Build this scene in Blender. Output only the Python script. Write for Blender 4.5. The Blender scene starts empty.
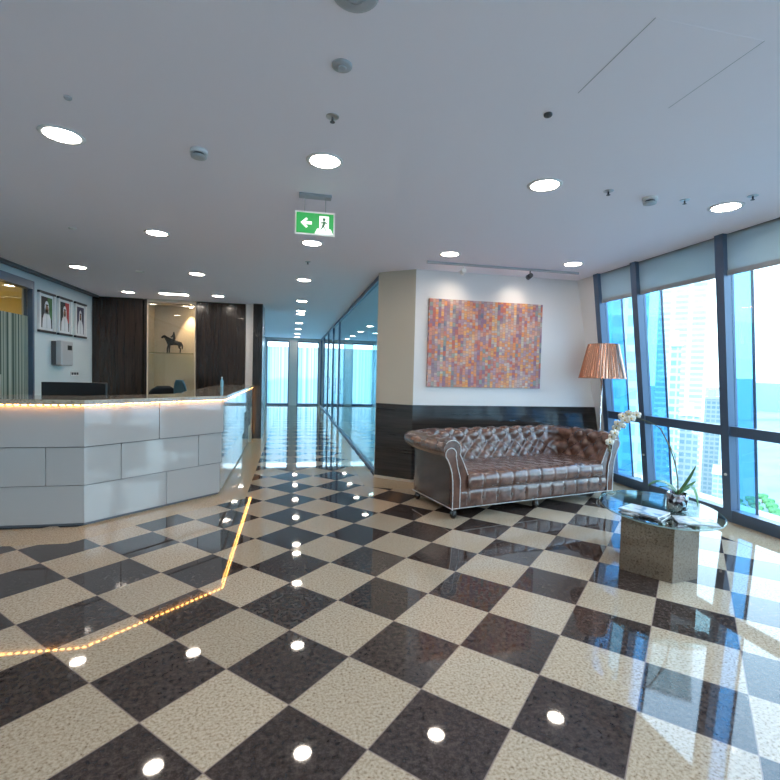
import bpy, math, random
from mathutils import Vector, Matrix
random.seed(7)
PI = math.pi
col = bpy.context.scene.collection
H = 2.82

# ------------------------------------------------------------------ helpers
class MB:
    def __init__(s): s.v = []; s.f = []; s.m = []; s.sm = []
    def add(s, vs, fs, mi=0, sm=False):
        b = len(s.v); s.v += [tuple(v) for v in vs]
        for f in fs: s.f.append([b+i for i in f]); s.m.append(mi); s.sm.append(sm)
        return s
    def hexa(s, c, mi=0):   # c: 4 bottom (ccw), 4 top
        return s.add(c, [(3,2,1,0),(4,5,6,7),(0,1,5,4),(1,2,6,5),(2,3,7,6),(3,0,4,7)], mi)
    def box(s, x0, x1, y0, y1, z0, z1, mi=0):
        return s.hexa([(x0,y0,z0),(x1,y0,z0),(x1,y1,z0),(x0,y1,z0),(x0,y0,z1),(x1,y0,z1),(x1,y1,z1),(x0,y1,z1)], mi)
    def prism(s, poly, z0, z1, mi=0, top=None):
        n = len(poly); t = top or poly
        vs = [(p[0],p[1],z0) for p in poly]+[(p[0],p[1],z1) for p in t]
        fs = [tuple(range(n-1,-1,-1)), tuple(range(n,2*n))]+[(i,(i+1)%n,n+(i+1)%n,n+i) for i in range(n)]
        return s.add(vs, fs, mi)
    def loft(s, rings, mi=0, closed=True, caps=True, sm=True):
        n = len(rings[0]); vs = [p for r in rings for p in r]; fs = []
        for k in range(len(rings)-1):
            for i in range(n if closed else n-1):
                j = (i+1) % n
                fs.append((k*n+i, k*n+j, (k+1)*n+j, (k+1)*n+i))
        s.add(vs, fs, mi, sm)
        if caps and closed:
            b = len(s.v)-len(vs)
            s.f.append([b+i for i in range(n-1,-1,-1)]); s.m.append(mi); s.sm.append(False)
            s.f.append([b+(len(rings)-1)*n+i for i in range(n)]); s.m.append(mi); s.sm.append(False)
        return s
    def lathe(s, prof, c=(0,0,0), n=24, mi=0, axis='z', sx=1, sy=1, caps=True):
        rings = []
        for r, z in prof:
            ring = []
            for i in range(n):
                a = 2*PI*i/n; x = r*math.cos(a)*sx; y = r*math.sin(a)*sy
                if axis == 'z': p = (c[0]+x, c[1]+y, c[2]+z)
                elif axis == 'y': p = (c[0]+x, c[1]+z, c[2]+y)
                else: p = (c[0]+z, c[1]+x, c[2]+y)
                ring.append(p)
            rings.append(ring)
        return s.loft(rings, mi, True, caps)
    def cyl(s, c, r, z0, z1, n=24, mi=0): return s.lathe([(r,z0),(r,z1)], (c[0],c[1],0), n, mi)
    def sphere(s, c, r, n=10, mi=0, sc=(1,1,1)):
        prof = [(max(1e-4,math.sin(PI*k/(n//2+1)))*r, -math.cos(PI*k/(n//2+1))*r) for k in range(n//2+2)]
        rings = [[(c[0]+q*math.cos(2*PI*i/n)*sc[0], c[1]+q*math.sin(2*PI*i/n)*sc[1], c[2]+z*sc[2]) for i in range(n)] for q, z in prof]
        return s.loft(rings, mi)
    def tube(s, pts, r, n=8, mi=0):
        pts = [Vector(p) for p in pts]; rs = r if isinstance(r, (list,tuple)) else [r]*len(pts)
        t0 = (pts[1]-pts[0]).normalized(); up = Vector((0,0,1)) if abs(t0.z) < .9 else Vector((1,0,0))
        nx = t0.cross(up).normalized(); rings = []
        for k, p in enumerate(pts):
            t = (pts[min(k+1,len(pts)-1)]-pts[max(k-1,0)]).normalized()
            nx = (nx - t*nx.dot(t)).normalized(); ny = t.cross(nx)
            rings.append([tuple(p+nx*rs[k]*math.cos(2*PI*i/n)+ny*rs[k]*math.sin(2*PI*i/n)) for i in range(n)])
        return s.loft(rings, mi)
    def shift(s, d): s.v = [(a+d[0],b+d[1],c+d[2]) for a,b,c in s.v]; return s
    def build(s, name, mats, parent=None, bevel=0, world=False):
        if world and parent is not None:
            inv = Matrix.Translation(parent_world(parent)).inverted()
            s.v = [tuple(inv @ Vector(p)) for p in s.v]
        me = bpy.data.meshes.new(name); me.from_pydata(s.v, [], s.f)
        if not isinstance(mats, (list,tuple)): mats = [mats]
        for m in mats: me.materials.append(m)
        me.polygons.foreach_set('material_index', s.m); me.polygons.foreach_set('use_smooth', s.sm)
        me.update()
        o = bpy.data.objects.new(name, me); col.objects.link(o)
        if parent is not None: o.parent = parent
        if bevel:
            b = o.modifiers.new('bevel', 'BEVEL'); b.width = bevel; b.segments = 2; b.limit_method = 'ANGLE'
        return o
def parent_world(p):
    v = Vector((0,0,0))
    while p is not None: v += Vector(p.location); p = p.parent
    return v
def tag(o, label, cat, group=None, kind=None):
    o['label'] = label; o['category'] = cat
    if group: o['group'] = group
    if kind: o['kind'] = kind
    return o
def thing(name, label, cat, loc=(0,0,0), rz=0, group=None):
    o = bpy.data.objects.new(name, None); col.objects.link(o); o.location = loc; o.rotation_euler = (0,0,rz)
    o.empty_display_size = .05
    return tag(o, label, cat, group)
def struct(o, label=None):
    o['kind'] = 'structure'
    if label: o['label'] = label
    return o
def dup(o, loc, label=None, rz=None):
    def rec(q, par):
        c = q.copy(); col.objects.link(c)
        if par is not None: c.parent = par
        for ch in [k for k in bpy.data.objects if k.parent == q]: rec(ch, c)
        return c
    kids = rec(o, None); kids.location = loc
    if rz is not None: kids.rotation_euler = (0,0,rz)
    if label: kids['label'] = label
    return kids

# ------------------------------------------------------------------ materials
def mat(name, c=(.8,.8,.8), rough=.5, metal=0, spec=.5, coat=0, emit=None, es=0, trans=0, alpha=1):
    m = bpy.data.materials.new(name); m.use_nodes = True
    b = m.node_tree.nodes['Principled BSDF']
    b.inputs['Base Color'].default_value = (*c, 1); b.inputs['Roughness'].default_value = rough
    b.inputs['Metallic'].default_value = metal; b.inputs['Specular IOR Level'].default_value = spec
    b.inputs['Coat Weight'].default_value = coat; b.inputs['Transmission Weight'].default_value = trans
    if emit: b.inputs['Emission Color'].default_value = (*emit, 1); b.inputs['Emission Strength'].default_value = es
    return m
class N:
    def __init__(s, m): s.t = m.node_tree; s.b = s.t.nodes.get('Principled BSDF'); s.out = s.t.nodes.get('Material Output')
    def n(s, typ, **kw):
        x = s.t.nodes.new(typ)
        for k, v in kw.items():
            if k.startswith('i_'):
                key = k[2:]; key = int(key) if key.isdigit() else key.replace('_', ' ')
                if isinstance(v, bpy.types.NodeSocket): s.t.links.new(v, x.inputs[key])
                else: x.inputs[key].default_value = v
            else: setattr(x, k, v)
        return x
    def l(s, a, b): s.t.links.new(a, b)
    def math(s, op, a, b=0.0, c=None):
        x = s.n('ShaderNodeMath', operation=op)
        for i, q in enumerate([a, b] + ([c] if c is not None else [])):
            if isinstance(q, bpy.types.NodeSocket): s.l(q, x.inputs[i])
            else: x.inputs[i].default_value = q
        return x.outputs[0]
    def mix(s, f, a, b):
        x = s.n('ShaderNodeMix', data_type='RGBA')
        for i, q in ((0,f),(6,a),(7,b)):
            if isinstance(q, bpy.types.NodeSocket): s.l(q, x.inputs[i])
            else: x.inputs[i].default_value = q if i == 0 else (*q, 1)
        return x.outputs[2]
    def ramp(s, f, stops, const=False):
        x = s.n('ShaderNodeValToRGB'); e = x.color_ramp.elements
        if const: x.color_ramp.interpolation = 'CONSTANT'
        e[0].position = stops[0][0]; e[0].color = (*stops[0][1], 1)
        e[1].position = stops[-1][0]; e[1].color = (*stops[-1][1], 1)
        for p, c in stops[1:-1]:
            q = e.new(p); q.color = (*c, 1)
        s.l(f, x.inputs[0]); return x.outputs[0]
    def noise(s, vec, scale, detail=3, rough=.6):
        x = s.n('ShaderNodeTexNoise'); x.inputs['Scale'].default_value = scale; x.inputs['Detail'].default_value = detail; x.inputs['Roughness'].default_value = rough
        s.l(vec, x.inputs['Vector']); return x.outputs['Fac']
    def coord(s): return s.n('ShaderNodeTexCoord').outputs['Object']
    def bump(s, h, st=.3, d=.01):
        x = s.n('ShaderNodeBump'); x.inputs['Strength'].default_value = st; x.inputs['Distance'].default_value = d
        s.l(h, x.inputs['Height']); s.l(x.outputs[0], s.b.inputs['Normal'])

def granite(name, light_only=False, base=(.56,.455,.335), border=False):
    m = mat(name, rough=.035, spec=.6); k = N(m); co = k.coord()
    n1 = k.noise(co, 80, 4, .75); n2 = k.noise(co, 38, 4, .7); n3 = k.noise(co, 160, 2, .6)
    light = k.ramp(n1, [(.34, (base[0]*.30, base[1]*.23, base[2]*.18)), (.43, (base[0]*.78, base[1]*.73, base[2]*.68)), (.52, base), (.68, (base[0]*1.15, base[1]*1.17, base[2]*1.2))])
    light = k.mix(k.math('MULTIPLY', k.math('GREATER_THAN', n3, .60), .45), light, (.20,.12,.08))
    if light_only: k.l(light, k.b.inputs['Base Color']); return m
    dark = k.ramp(n2, [(.36, (.022,.016,.015)), (.50, (.058,.041,.036)), (.64, (.095,.070,.060))])
    dark = k.mix(k.math('MULTIPLY', k.math('GREATER_THAN', n3, .62), .5), dark, (.12,.09,.08))
    sp = k.n('ShaderNodeSeparateXYZ'); k.l(co, sp.inputs[0])
    x = k.math('SUBTRACT', sp.outputs[0], -.881); y = k.math('SUBTRACT', sp.outputs[1], 2.301)
    s = 1/(math.sqrt(2)*.42)
    u = k.math('MULTIPLY', k.math('SUBTRACT', x, y), s); v = k.math('MULTIPLY', k.math('ADD', x, y), s)
    par = k.math('MODULO', k.math('ADD', k.math('ADD', k.math('FLOOR', u), k.math('FLOOR', v)), 200), 2)
    isl = k.math('GREATER_THAN', par, .5)
    tid = k.n('ShaderNodeTexWhiteNoise', noise_dimensions='2D')
    cb = k.n('ShaderNodeCombineXYZ'); k.l(k.math('FLOOR', u), cb.inputs[0]); k.l(k.math('FLOOR', v), cb.inputs[1]); k.l(cb.outputs[0], tid.inputs['Vector'])
    c = k.mix(isl, dark, light)
    var = k.math('ADD', k.math('MULTIPLY', tid.outputs['Value'], .22), .89)
    hs = k.n('ShaderNodeHueSaturation'); k.l(c, hs.inputs['Color']); k.l(var, hs.inputs['Value'])
    fu = k.math('ABSOLUTE', k.math('SUBTRACT', k.math('FRACT', u), .5)); fv = k.math('ABSOLUTE', k.math('SUBTRACT', k.math('FRACT', v), .5))
    g = k.math('GREATER_THAN', k.math('MAXIMUM', fu, fv), .4945)
    c = k.mix(g, hs.outputs[0], (.30,.22,.19))
    k.l(c, k.b.inputs['Base Color'])
    return m
M = {}
M['floor'] = granite('floor_checker_granite')
M['border'] = granite('border_granite', True, (.60,.46,.30))
M['block'] = granite('block_granite', True, (.175,.130,.092))
M['block'].node_tree.nodes['Principled BSDF'].inputs['Roughness'].default_value = .06
M['slab'] = granite('slab_granite', True, (.50,.42,.33))
M['ceiling'] = mat('ceiling_paint', (.94,.89,.95), .85, spec=.2)
M['wall'] = mat('wall_paint', (.83,.80,.79), .7, spec=.3)
M['wall_b'] = mat('wall_paint_left', (.62,.68,.70), .6, spec=.3)
M['beige'] = mat('beige_paint', (.60,.53,.43), .6)
M['white'] = mat('white_plastic', (.8,.8,.8), .4)
M['lgrey'] = mat('light_grey_plastic', (.45,.46,.48), .4)
M['dgrey'] = mat('dark_grey_plastic', (.08,.085,.095), .4)
M['black'] = mat('black_plastic', (.012,.013,.015), .35)
M['frame'] = mat('window_frame_metal', (.095,.145,.225), .35, .3)
M['alu'] = mat('brushed_aluminium', (.6,.62,.64), .3, 1)
M['chrome'] = mat('chrome', (.85,.85,.86), .08, 1)
def wood(name, c0, c1, horizontal=False, rough=.25, plank=None):
    m = mat(name, rough=rough, spec=.5, coat=.2); k = N(m); co = k.coord()
    mp = k.n('ShaderNodeMapping'); k.l(co, mp.inputs[0]); mp.inputs['Scale'].default_value = (1.2,1.2,30) if horizontal else (22,22,.9)
    n = k.noise(mp.outputs[0], 1.6, 5, .6)
    mp2 = k.n('ShaderNodeMapping'); k.l(co, mp2.inputs[0]); mp2.inputs['Scale'].default_value = (.3,.3,9) if horizontal else (5,5,.12)
    n2 = k.noise(mp2.outputs[0], 1.3, 2)
    f = k.math('ADD', k.math('MULTIPLY', n, .6), k.math('MULTIPLY', n2, .4))
    k.l(k.ramp(f, [(.36, c0), (.66, c1)]), k.b.inputs['Base Color']); return m
M['wood'] = wood('dark_wood', (.008,.006,.0055), (.045,.029,.022))
M['woodh'] = wood('dark_wood_horizontal', (.014,.013,.013), (.050,.042,.038), True, .12)
def leather(name, c0, c1):
    m = mat(name, rough=.27, spec=.6, coat=.8); k = N(m); co = k.coord()
    n = k.noise(co, 9, 4, .6); v = k.noise(co, 220, 2, .6)
    k.l(k.ramp(n, [(.35, c0), (.68, c1)]), k.b.inputs['Base Color'])
    k.b.inputs['Coat Roughness'].default_value = .16
    k.bump(v, .12, .002); return m
M['leather'] = leather('brown_leather', (.075,.034,.024), (.18,.085,.060))
M['leather_d'] = leather('dark_brown_leather', (.045,.023,.017), (.09,.048,.036))
M['bunwood'] = mat('dark_foot_wood', (.02,.012,.01), .2)
def glass(name, tint=(.9,.96,.97), ior=1.5, rough=0.0, extra=0.0):
    m = bpy.data.materials.new(name); m.use_nodes = True; k = N(m); t = m.node_tree; t.nodes.remove(k.b)
    fr = k.n('ShaderNodeFresnel'); ge = k.n('ShaderNodeNewGeometry')
    k.l(k.math('ADD', k.math('MULTIPLY', ge.outputs['Backfacing'], 1/ior-ior), ior), fr.inputs['IOR'])
    tr = k.n('ShaderNodeBsdfTransparent'); tr.inputs[0].default_value = (*tint, 1)
    gl = k.n('ShaderNodeBsdfGlossy'); gl.inputs['Roughness'].default_value = rough
    mx = k.n('ShaderNodeMixShader'); k.l(k.math('ADD', fr.outputs[0], extra), mx.inputs[0]); k.l(tr.outputs[0], mx.inputs[1]); k.l(gl.outputs[0], mx.inputs[2])
    k.l(mx.outputs[0], k.out.inputs[0]); return m
M['glass'] = glass('window_glass', (.84,.94,.98))
M['glass_fin'] = glass('blue_fin_glass', (.36,.66,.88), 1.5, .02)
M['glass_int'] = glass('partition_glass', (.60,.84,.88), 1.75, 0)
M['glass_top'] = glass('table_glass', (.80,.93,.92), 1.6, 0, .06)
M['glass_niche'] = glass('display_glass', (.9,.9,.88), 1.5)
M['glass_green'] = glass('glass_shelf', (.86,.93,.85), 1.5)
def translucent(name, c, tc, ftr=.25, stripes=None, scale=None):
    m = bpy.data.materials.new(name); m.use_nodes = True; k = N(m); m.node_tree.nodes.remove(k.b)
    d = k.n('ShaderNodeBsdfDiffuse'); d.inputs[0].default_value = (*c, 1)
    t = k.n('ShaderNodeBsdfTranslucent'); t.inputs[0].default_value = (*tc, 1)
    tp = k.n('ShaderNodeBsdfTransparent'); tp.inputs[0].default_value = (.9,.97,1,1)
    m1 = k.n('ShaderNodeMixShader'); m1.inputs[0].default_value = .6; k.l(d.outputs[0], m1.inputs[1]); k.l(t.outputs[0], m1.inputs[2])
    m2 = k.n('ShaderNodeMixShader'); m2.inputs[0].default_value = ftr; k.l(m1.outputs[0], m2.inputs[1]); k.l(tp.outputs[0], m2.inputs[2])
    if stripes:
        sp = k.n('ShaderNodeSeparateXYZ'); k.l(k.coord(), sp.inputs[0])
        nz = k.n('ShaderNodeTexNoise', noise_dimensions='1D'); nz.inputs['Scale'].default_value = scale; nz.inputs['Detail'].default_value = 2
        k.l(sp.outputs[stripes[0]], nz.inputs['W'])
        f = k.ramp(nz.outputs['Fac'], [(.42, stripes[1]), (.56, tc)])
        k.l(f, t.inputs[0]); k.l(f, d.inputs[0])
    k.l(m2.outputs[0], k.out.inputs[0]); return m
M['blind'] = translucent('roller_blind_fabric', (.55,.58,.58), (.38,.40,.40), .10)
M['frost'] = translucent('frosted_film', (.50,.58,.57), (.56,.66,.66), .10, (1, (.12,.19,.19)), 15)
M['sheer'] = translucent('sheer_curtain', (.85,.92,.94), (.93,.98,1.0), .30, (0, (.42,.70,.80)), 9)
def emis(name, c, s):
    m = mat(name, (.8,.8,.8), .4); b = m.node_tree.nodes['Principled BSDF']
    b.inputs['Emission Color'].default_value = (*c,1); b.inputs['Emission Strength'].default_value = s; return m
M['lamp'] = emis('downlight_diffuser', (1,.88,.76), 28)
M['led'] = emis('led_amber', (1,.42,.10), 22)
M['panelwhite'] = mat('desk_white_glass', (.44,.43,.43), .06, spec=.6, coat=.5)
M['plinth'] = mat('desk_plinth', (.12,.13,.15), .3)
M['seam'] = mat('desk_seam', (.20,.21,.23), .5)

# ------------------------------------------------------------------ shell
YR = -3.6; YE = 20.0; XL = -3.87
fl = MB().box(-7.2,5.2,YR-.2,YE+.3,-.2,0); struct(fl.build('floor', M['floor']), 'polished dark and light granite floor in a diagonal checkerboard')
ce = MB().box(-7.2,4.3,YR-.2,YE+.3,H,H+.25); struct(ce.build('ceiling', M['ceiling']), 'flat grey white ceiling with recessed lights')
# beige border inlays around the desk, the corridor and the window side
b1 = [(-3.9,4.18),(-1.76,4.18),(-1.10,4.87),(-.49,5.40),(-.49,9.9),(-.52,YE),(-.85,YE),(-.85,9.65),(-.86,5.60),(-1.86,4.60),(-3.9,4.60)]
mb = MB().prism(b1, 0, .0015)
struct(mb.build('trim_1', M['border']), 'plain beige granite band set around the reception desk')
mb = MB().prism([(.93,5.80),(1.28,5.63),(3.95,5.63),(3.95,-3.5),(4.5,-3.5),(4.5,6.0),(1.57,6.0),(1.14,6.36),(1.14,YE),(.93,YE)], 0, .0015)
struct(mb.build('trim_2', M['border']), 'plain beige granite band along the window and sofa wall')
# left wall with glazed opening (y 4.6..8.05, z 0..2.73)
YD0, YD1, ZD = 4.9, 8.08, 2.70
mb = MB().box(XL-.15,XL,YR,YD0,0,H).box(XL-.15,XL,YD1,10.9,0,H).box(XL-.15,XL,YD0,YD1,ZD,H)
struct(mb.build('wall_left', M['wall_b']))
mb = MB().box(-7.2,-7.05,YR,11,0,H).box(-7.2,XL,4.2,4.3,0,H).box(-7.2,XL,10.9,11,0,H)
struct(mb.build('wall_office', mat('office_yellow_paint', (.85,.70,.26), .7)))
struct(MB().box(-7.2,.44,YR-.2,YR,0,H).box(.44,4.6,YR-.2,YR,0,.12).box(.44,4.6,YR-.2,YR,2.72,H).build('wall_rear', M['wall']))
for i in range(3):  # unseen rear glazing, added to feed daylight in from behind the camera
    x0 = .44+i*1.38; x1 = x0+1.38; f = MB().box(x0,x0+.04,YR-.15,YR-.05,.12,2.72).box(x1-.04,x1,YR-.15,YR-.05,.12,2.72).box(x0+.04,x1-.04,YR-.15,YR-.05,.92,1.0)
    wr = struct(f.build('window_%d'%(40+i), M['frame'])); MB().box(x0+.04,x1-.04,YR-.11,YR-.10,.12,2.72).build('pane', M['glass'], wr)
struct(MB().box(-7.05,XL-.15,4.3,10.9,2.79,H).build('ceiling_office', mat('office_warm_lit_ceiling', (.85,.74,.36), .6)), 'small office ceiling with warm yellow lamp light put into its colour')  # yellow in the colour stands in for warm lamp light
struct(MB().box(-7.05,XL-.15,4.3,10.9,0,.004).build('floor_office_bounce', mat('office_bounce_floor', (.75,.66,.42), .9)), 'cream sheet added on the small office floor to bounce light')  # pale floor sheet added to bounce lamp light upwards
# shadow gap trim between left wall and ceiling
mb = MB().box(-3.80,-3.72,YR,10.15,H-.035,H).box(XL,-3.80,YR,10.15,H-.018,H)
struct(mb.build('trim_3', M['dgrey']), 'dark shadow gap trim where the left wall meets the ceiling')
# glazed door of the office
wf = MB(); fw = .05
wf.box(XL-.1,XL+.02,YD1-fw,YD1,0,ZD).box(XL-.1,XL+.02,YD0,YD0+fw,0,ZD).box(XL-.1,XL+.02,YD0+fw,YD1-fw,ZD-.12,ZD)
wf.box(XL-.08,XL,7.05,7.10,0,ZD-.12)
w4 = wf.build('window_4', M['frame']); struct(w4, 'glazed office front in the left wall with yellow room behind')
MB().box(XL-.06,XL-.05,YD0+fw,7.05,0,ZD-.12).box(XL-.06,XL-.05,7.10,YD1-fw,0,ZD-.12).build('pane', M['glass_niche'], w4)
MB().box(XL-.045,XL-.042,YD0+fw,7.05,.02,2.17).box(XL-.045,XL-.042,7.10,YD1-fw,.02,2.17).build('frosted_film', M['frost'], w4)
MB().box(XL-.02,XL+.05,7.16,7.19,.9,1.3).build('handle', M['alu'], w4)
# back wall behind the desk: niche with light beige lining
NX0, NX1, YB = -2.87, -1.95, 10.20
mb = MB().box(XL-.1,-.82,YB+.45,YB+.60,0,H).box(-.972,-.82,YB+.05,YB+.45,0,H)
struct(mb.build('wall_back', M['beige']))
mb = MB().box(NX0,NX0+.02,YB+.0,YB+.45,0,H).box(NX1-.02,NX1,YB,YB+.45,0,H).box(NX0+.02,NX1-.02,YB,YB+.45,2.76,H)
struct(mb.build('trim_4', M['beige']), 'beige lining of the display niche')
mb = MB().box(-.96,-.815,YB-.02,YB+.04,0,H)
struct(mb.build('trim_5', M['wall']), 'narrow white wall strip beside the dark end column')
mb = MB().box(-.81,-.62,YB-.10,YB+.75,0,H)
struct(mb.build('column_left', wood('column_wood', (.012,.013,.015), (.035,.033,.035), rough=.2)), 'dark column at the mouth of the corridor')
# dark wooden panelling as tall cupboard fronts
def tall_cabinet(x0, x1, n, label):
    t = thing('tall_cabinet', label, 'cabinet', ((x0+x1)/2, YB+.2, 0), 0, 'dark wooden cupboards on the back wall')
    MB().box(x0+.003,x1-.003,YB+.022,YB+.44,0,H-.002).build('carcass', M['wood'], t, world=True)
    w = (x1-x0)/n
    for i in range(n):
        d = MB().box(x0+i*w+.006,x0+(i+1)*w-.006,YB,YB+.02,.08,H-.03).build('door', M['wood'], t, .002, True)
    MB().box(x0+.003,x1-.003,YB+.012,YB+.022,0,.075).build('plinth', M['black'], t, world=True)
    return t
tall_cabinet(XL, -2.95, 2, 'dark wooden cupboard front between the portrait wall and the display niche')
tall_cabinet(-2.95+.02, NX0-.005, 1, 'narrow dark wooden cupboard strip on the left edge of the display niche')
tall_cabinet(NX1+.005, -.975, 2, 'dark wooden cupboard front right of the horse display niche')
# niche display
t = thing('display_shelf', 'clear glass shelf carrying the horse statuette in the lit niche', 'shelf', ((NX0+NX1)/2, YB+.22, 1.74))
MB().box(NX0+.021,NX1-.021,YB+.06,YB+.44,1.740,1.752).build('shelf_board', M['glass_green'], t, world=True)
for sx in (NX0+.03, NX1-.04):
    MB().box(sx,sx+.012,YB+.1,YB+.4,1.728,1.740).build('bracket', M['alu'], t, world=True)
o = MB().box(NX0+.021,NX1-.021,YB+.015,YB+.022,.02,2.75).build('niche_glass_front', M['glass_niche']); tag(o, 'clear glass pane closing the front of the display niche', 'glass pane')

# corridor
struct(MB().box(-1.25,-1.10,YB+.75,YE,0,H).build('wall_corridor', mat('corridor_wall_paint', (.55,.66,.74), .25)), 'smooth bluish wall on the left of the corridor')
struct(MB().box(-1.25,-.62,YB+.6,YB+.75,0,H).build('wall_column_back', M['wall']))
mb = MB().box(-7.2,-1.05,YE,YE+.15,0,H).box(-.13,.20,YE-.1,YE+.15,0,H).box(-1.05,-.13,YE,YE+.15,2.70,H).box(.2,4.6,YE,YE+.15,2.70,H)
mb.box(1.1,1.3,YE,YE+.15,0,2.7).box(4.4,4.6,YE,YE+.15,0,2.7)
struct(mb.build('wall_end', mat('end_wall_paint', (.50,.48,.45), .6)))
for i,(x0,x1) in enumerate(((-1.05,-.13),(.20,1.10),(1.30,4.40))):
    f = MB(); f.box(x0,x0+.04,YE,YE+.06,0,2.7).box(x1-.04,x1,YE,YE+.06,0,2.7).box(x0+.04,x1-.04,YE,YE+.06,2.64,2.7).box(x0+.04,x1-.04,YE,YE+.06,0,.08)
    w = f.build('window_%d'%(5+i), M['frame']); struct(w)
    MB().box(x0+.04,x1-.04,YE+.02,YE+.03,.08,2.64).build('pane', M['glass'], w)
    MB().box(x0+.04,x1-.04,YE+.01,YE+.013,.09,2.45).build('sheer_film', M['sheer'], w)
# partition glazing along x = 1.2
PX = 1.2; ys = [6.42, 12.2, 14.05, 16.0, 18.1, 19.98]
for i in range(5):
    y0, y1 = ys[i], ys[i+1]; f = MB()
    f.box(PX-.03,PX+.03,y0,y0+.05,0,H).box(PX-.03,PX+.03,y1-.05,y1,0,H) if i else f.box(PX-.03,PX+.03,y0,y0+.03,0,H)
    f.box(PX-.03,PX+.03,y0+.05,y1-.05,H-.07,H-.001).box(PX-.03,PX+.03,y0+.05,y1-.05,.002,.04)
    w = f.build('window_%d'%(8+i), M['frame']); struct(w)
    MB().box(PX-.006,PX+.006,y0+.05,y1-.05,.04,H-.07).build('pane', M['glass_int'], w)
    if i in (1,3): MB().tube([(PX-.03,y0+.15,.85),(PX-.075,y0+.15,.87),(PX-.075,y0+.15,1.25),(PX-.03,y0+.15,1.27)], .011).build('handle', M['chrome'], w)
# sofa wall with chamfered corner
XA = 3.93; SL = .54/2.82
def fx(z, off=0): return XA + (H-z)*SL + off      # inner face of the sloping facade
mb = MB(); bot = [(1.15,6.33),(1.575,5.975),(fx(0),5.96),(fx(0),6.40),(1.15,6.40)]; top = [(1.15,6.33),(1.575,5.975),(XA,5.96),(XA,6.40),(1.15,6.40)]
mb.prism(bot, 0, H, 0, top); mb.m[2] = 1; mb.m[6] = 1; struct(mb.build('wall_front', [M['wall'], M['beige']]), 'white wall behind the leather sofa with a chamfered corner')
mb = MB(); e = .02
q = [(1.15-.012,6.33-.018),(1.57,5.952),(fx(0),5.938),(fx(0),5.96),(1.575,5.975),(1.15,6.33)]; q2 = list(q); q2[2] = (fx(1.03),5.938); q2[3] = (fx(1.03),5.96)
mb.prism(q, .035, 1.03, 0, q2); struct(mb.build('wall_panelling', M['woodh']), 'dark wooden wainscot along the sofa wall')
mb = MB().prism([(1.13,6.305),(1.567,5.942),(fx(0),5.928),(fx(0),5.96),(1.575,5.975),(1.15,6.33)], 0, .035)
struct(mb.build('baseboard_front', M['beige']))

# ------------------------------------------------------------------ sloping facade
LEAN = .085
def fpt(y, z, off=0): return (fx(z, off), y+(H-z)*LEAN, z)
def fbox(y0, y1, z0, z1, o0, o1):
    return [fpt(y0,z0,o0),fpt(y0,z0,o1),fpt(y1,z0,o1),fpt(y1,z0,o0),fpt(y0,z1,o0),fpt(y0,z1,o1),fpt(y1,z1,o1),fpt(y1,z1,o0)]
mul = [19.7,18.0,16.3,14.6,12.9,11.2,9.5,7.8,6.42, 5.52, 4.83, 3.70, 2.57, 1.44, .31, -.82, -1.95, -3.08, -3.9]
mb = MB().hexa(fbox(5.56,5.98,.0,H,0,.1)); struct(mb.build('wall_infill', M['wall']))
wn = 1; trimn = 6
for i, y in enumerate(mul):
    m = MB().hexa(fbox(y-.045,y+.045,0,H,-.035,.08)); o = struct(m.build('trim_%d'%trimn, M['frame']), 'sloping dark metal mullion of the window wall'); trimn += 1
    if -1 < y < 6:
        p = fpt(y-.0,.50,-.036)
        MB().lathe([(.001,-.012),(.013,-.01),(.014,0)], p, 12, axis='x').build('bolt', M['white'], o)
    if i+1 < len(mul):
        y1 = y-.045; y0 = mul[i+1]+.045
        if abs(y-6.42) < .01: continue
        f = MB(); f.hexa(fbox(y0,y1,.90,1.0,-.015,.07)).hexa(fbox(y0,y1,0,.13,-.03,.08)).hexa(fbox(y0,y1,2.795,H,.02,.08))
        nm = {5.52:'window_1', 4.83:'window_2', 3.70:'window_3'}.get(y, 'window_%d'%(12+i))
        w = struct(f.build(nm, M['frame']))
        MB().hexa(fbox(y0,y1,.13,.90,.045,.055)).hexa(fbox(y0,y1,1.0,2.78,.045,.055)).build('pane', M['glass'], w)
struct(MB().prism([(4.25,-3.8),(5.2,-3.8),(5.2,20.3),(4.25,20.3)], H+.001, H+.25).build('roof_edge', M['ceiling'])) if False else None
fin_lab = {5.52:'blue glass fin outside the window, farthest one beside the plastered wall end', 4.83:'blue glass fin outside the window behind the orchid',
           3.70:'blue glass fin outside the window right of the round table'}
for y in (5.52,4.83,3.70,2.57):
    t = thing('glass_fin', fin_lab.get(y, 'blue glass fin outside the nearest window, beyond the photo edge'), 'glass fin', fpt(y,0,.1), 0, 'glass fins outside the window wall')
    MB().hexa(fbox(y-.012,y+.012,-.3,H+.3,.085,.34)).build('fin_glass', M['glass_fin'], t, world=True)
    MB().hexa(fbox(y-.014,y+.014,-.3,H+.3,.34,.35)).build('fin_edge', M['frame'], t, world=True)
M['bar'] = mat('blind_bar', (.30,.31,.32), .4)
bl = {5.52:'short grey roller blind at the top of the narrow window by the floor lamp', 4.83:'pale grey roller blind at the top of the middle window', 3.70:'pale grey roller blind at the top of the nearest window on the right'}
for y, yn in ((5.52,4.83),(4.83,3.70),(3.70,2.57),(2.57,1.44)):
    t = thing('roller_blind', bl.get(y, 'pale grey roller blind on the window outside the photo'), 'roller blind', fpt((y+yn)/2, H-.36,.01), 0, 'roller blinds on the window wall')
    MB().hexa(fbox(yn+.04,y-.04,2.49,H-.005,.012,.015)).build('blind_fabric', M['blind'], t, world=True)
    MB().hexa(fbox(yn+.035,y-.035,2.445,2.49,.004,.022)).build('bottom_bar', M['bar'], t, world=True)

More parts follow.
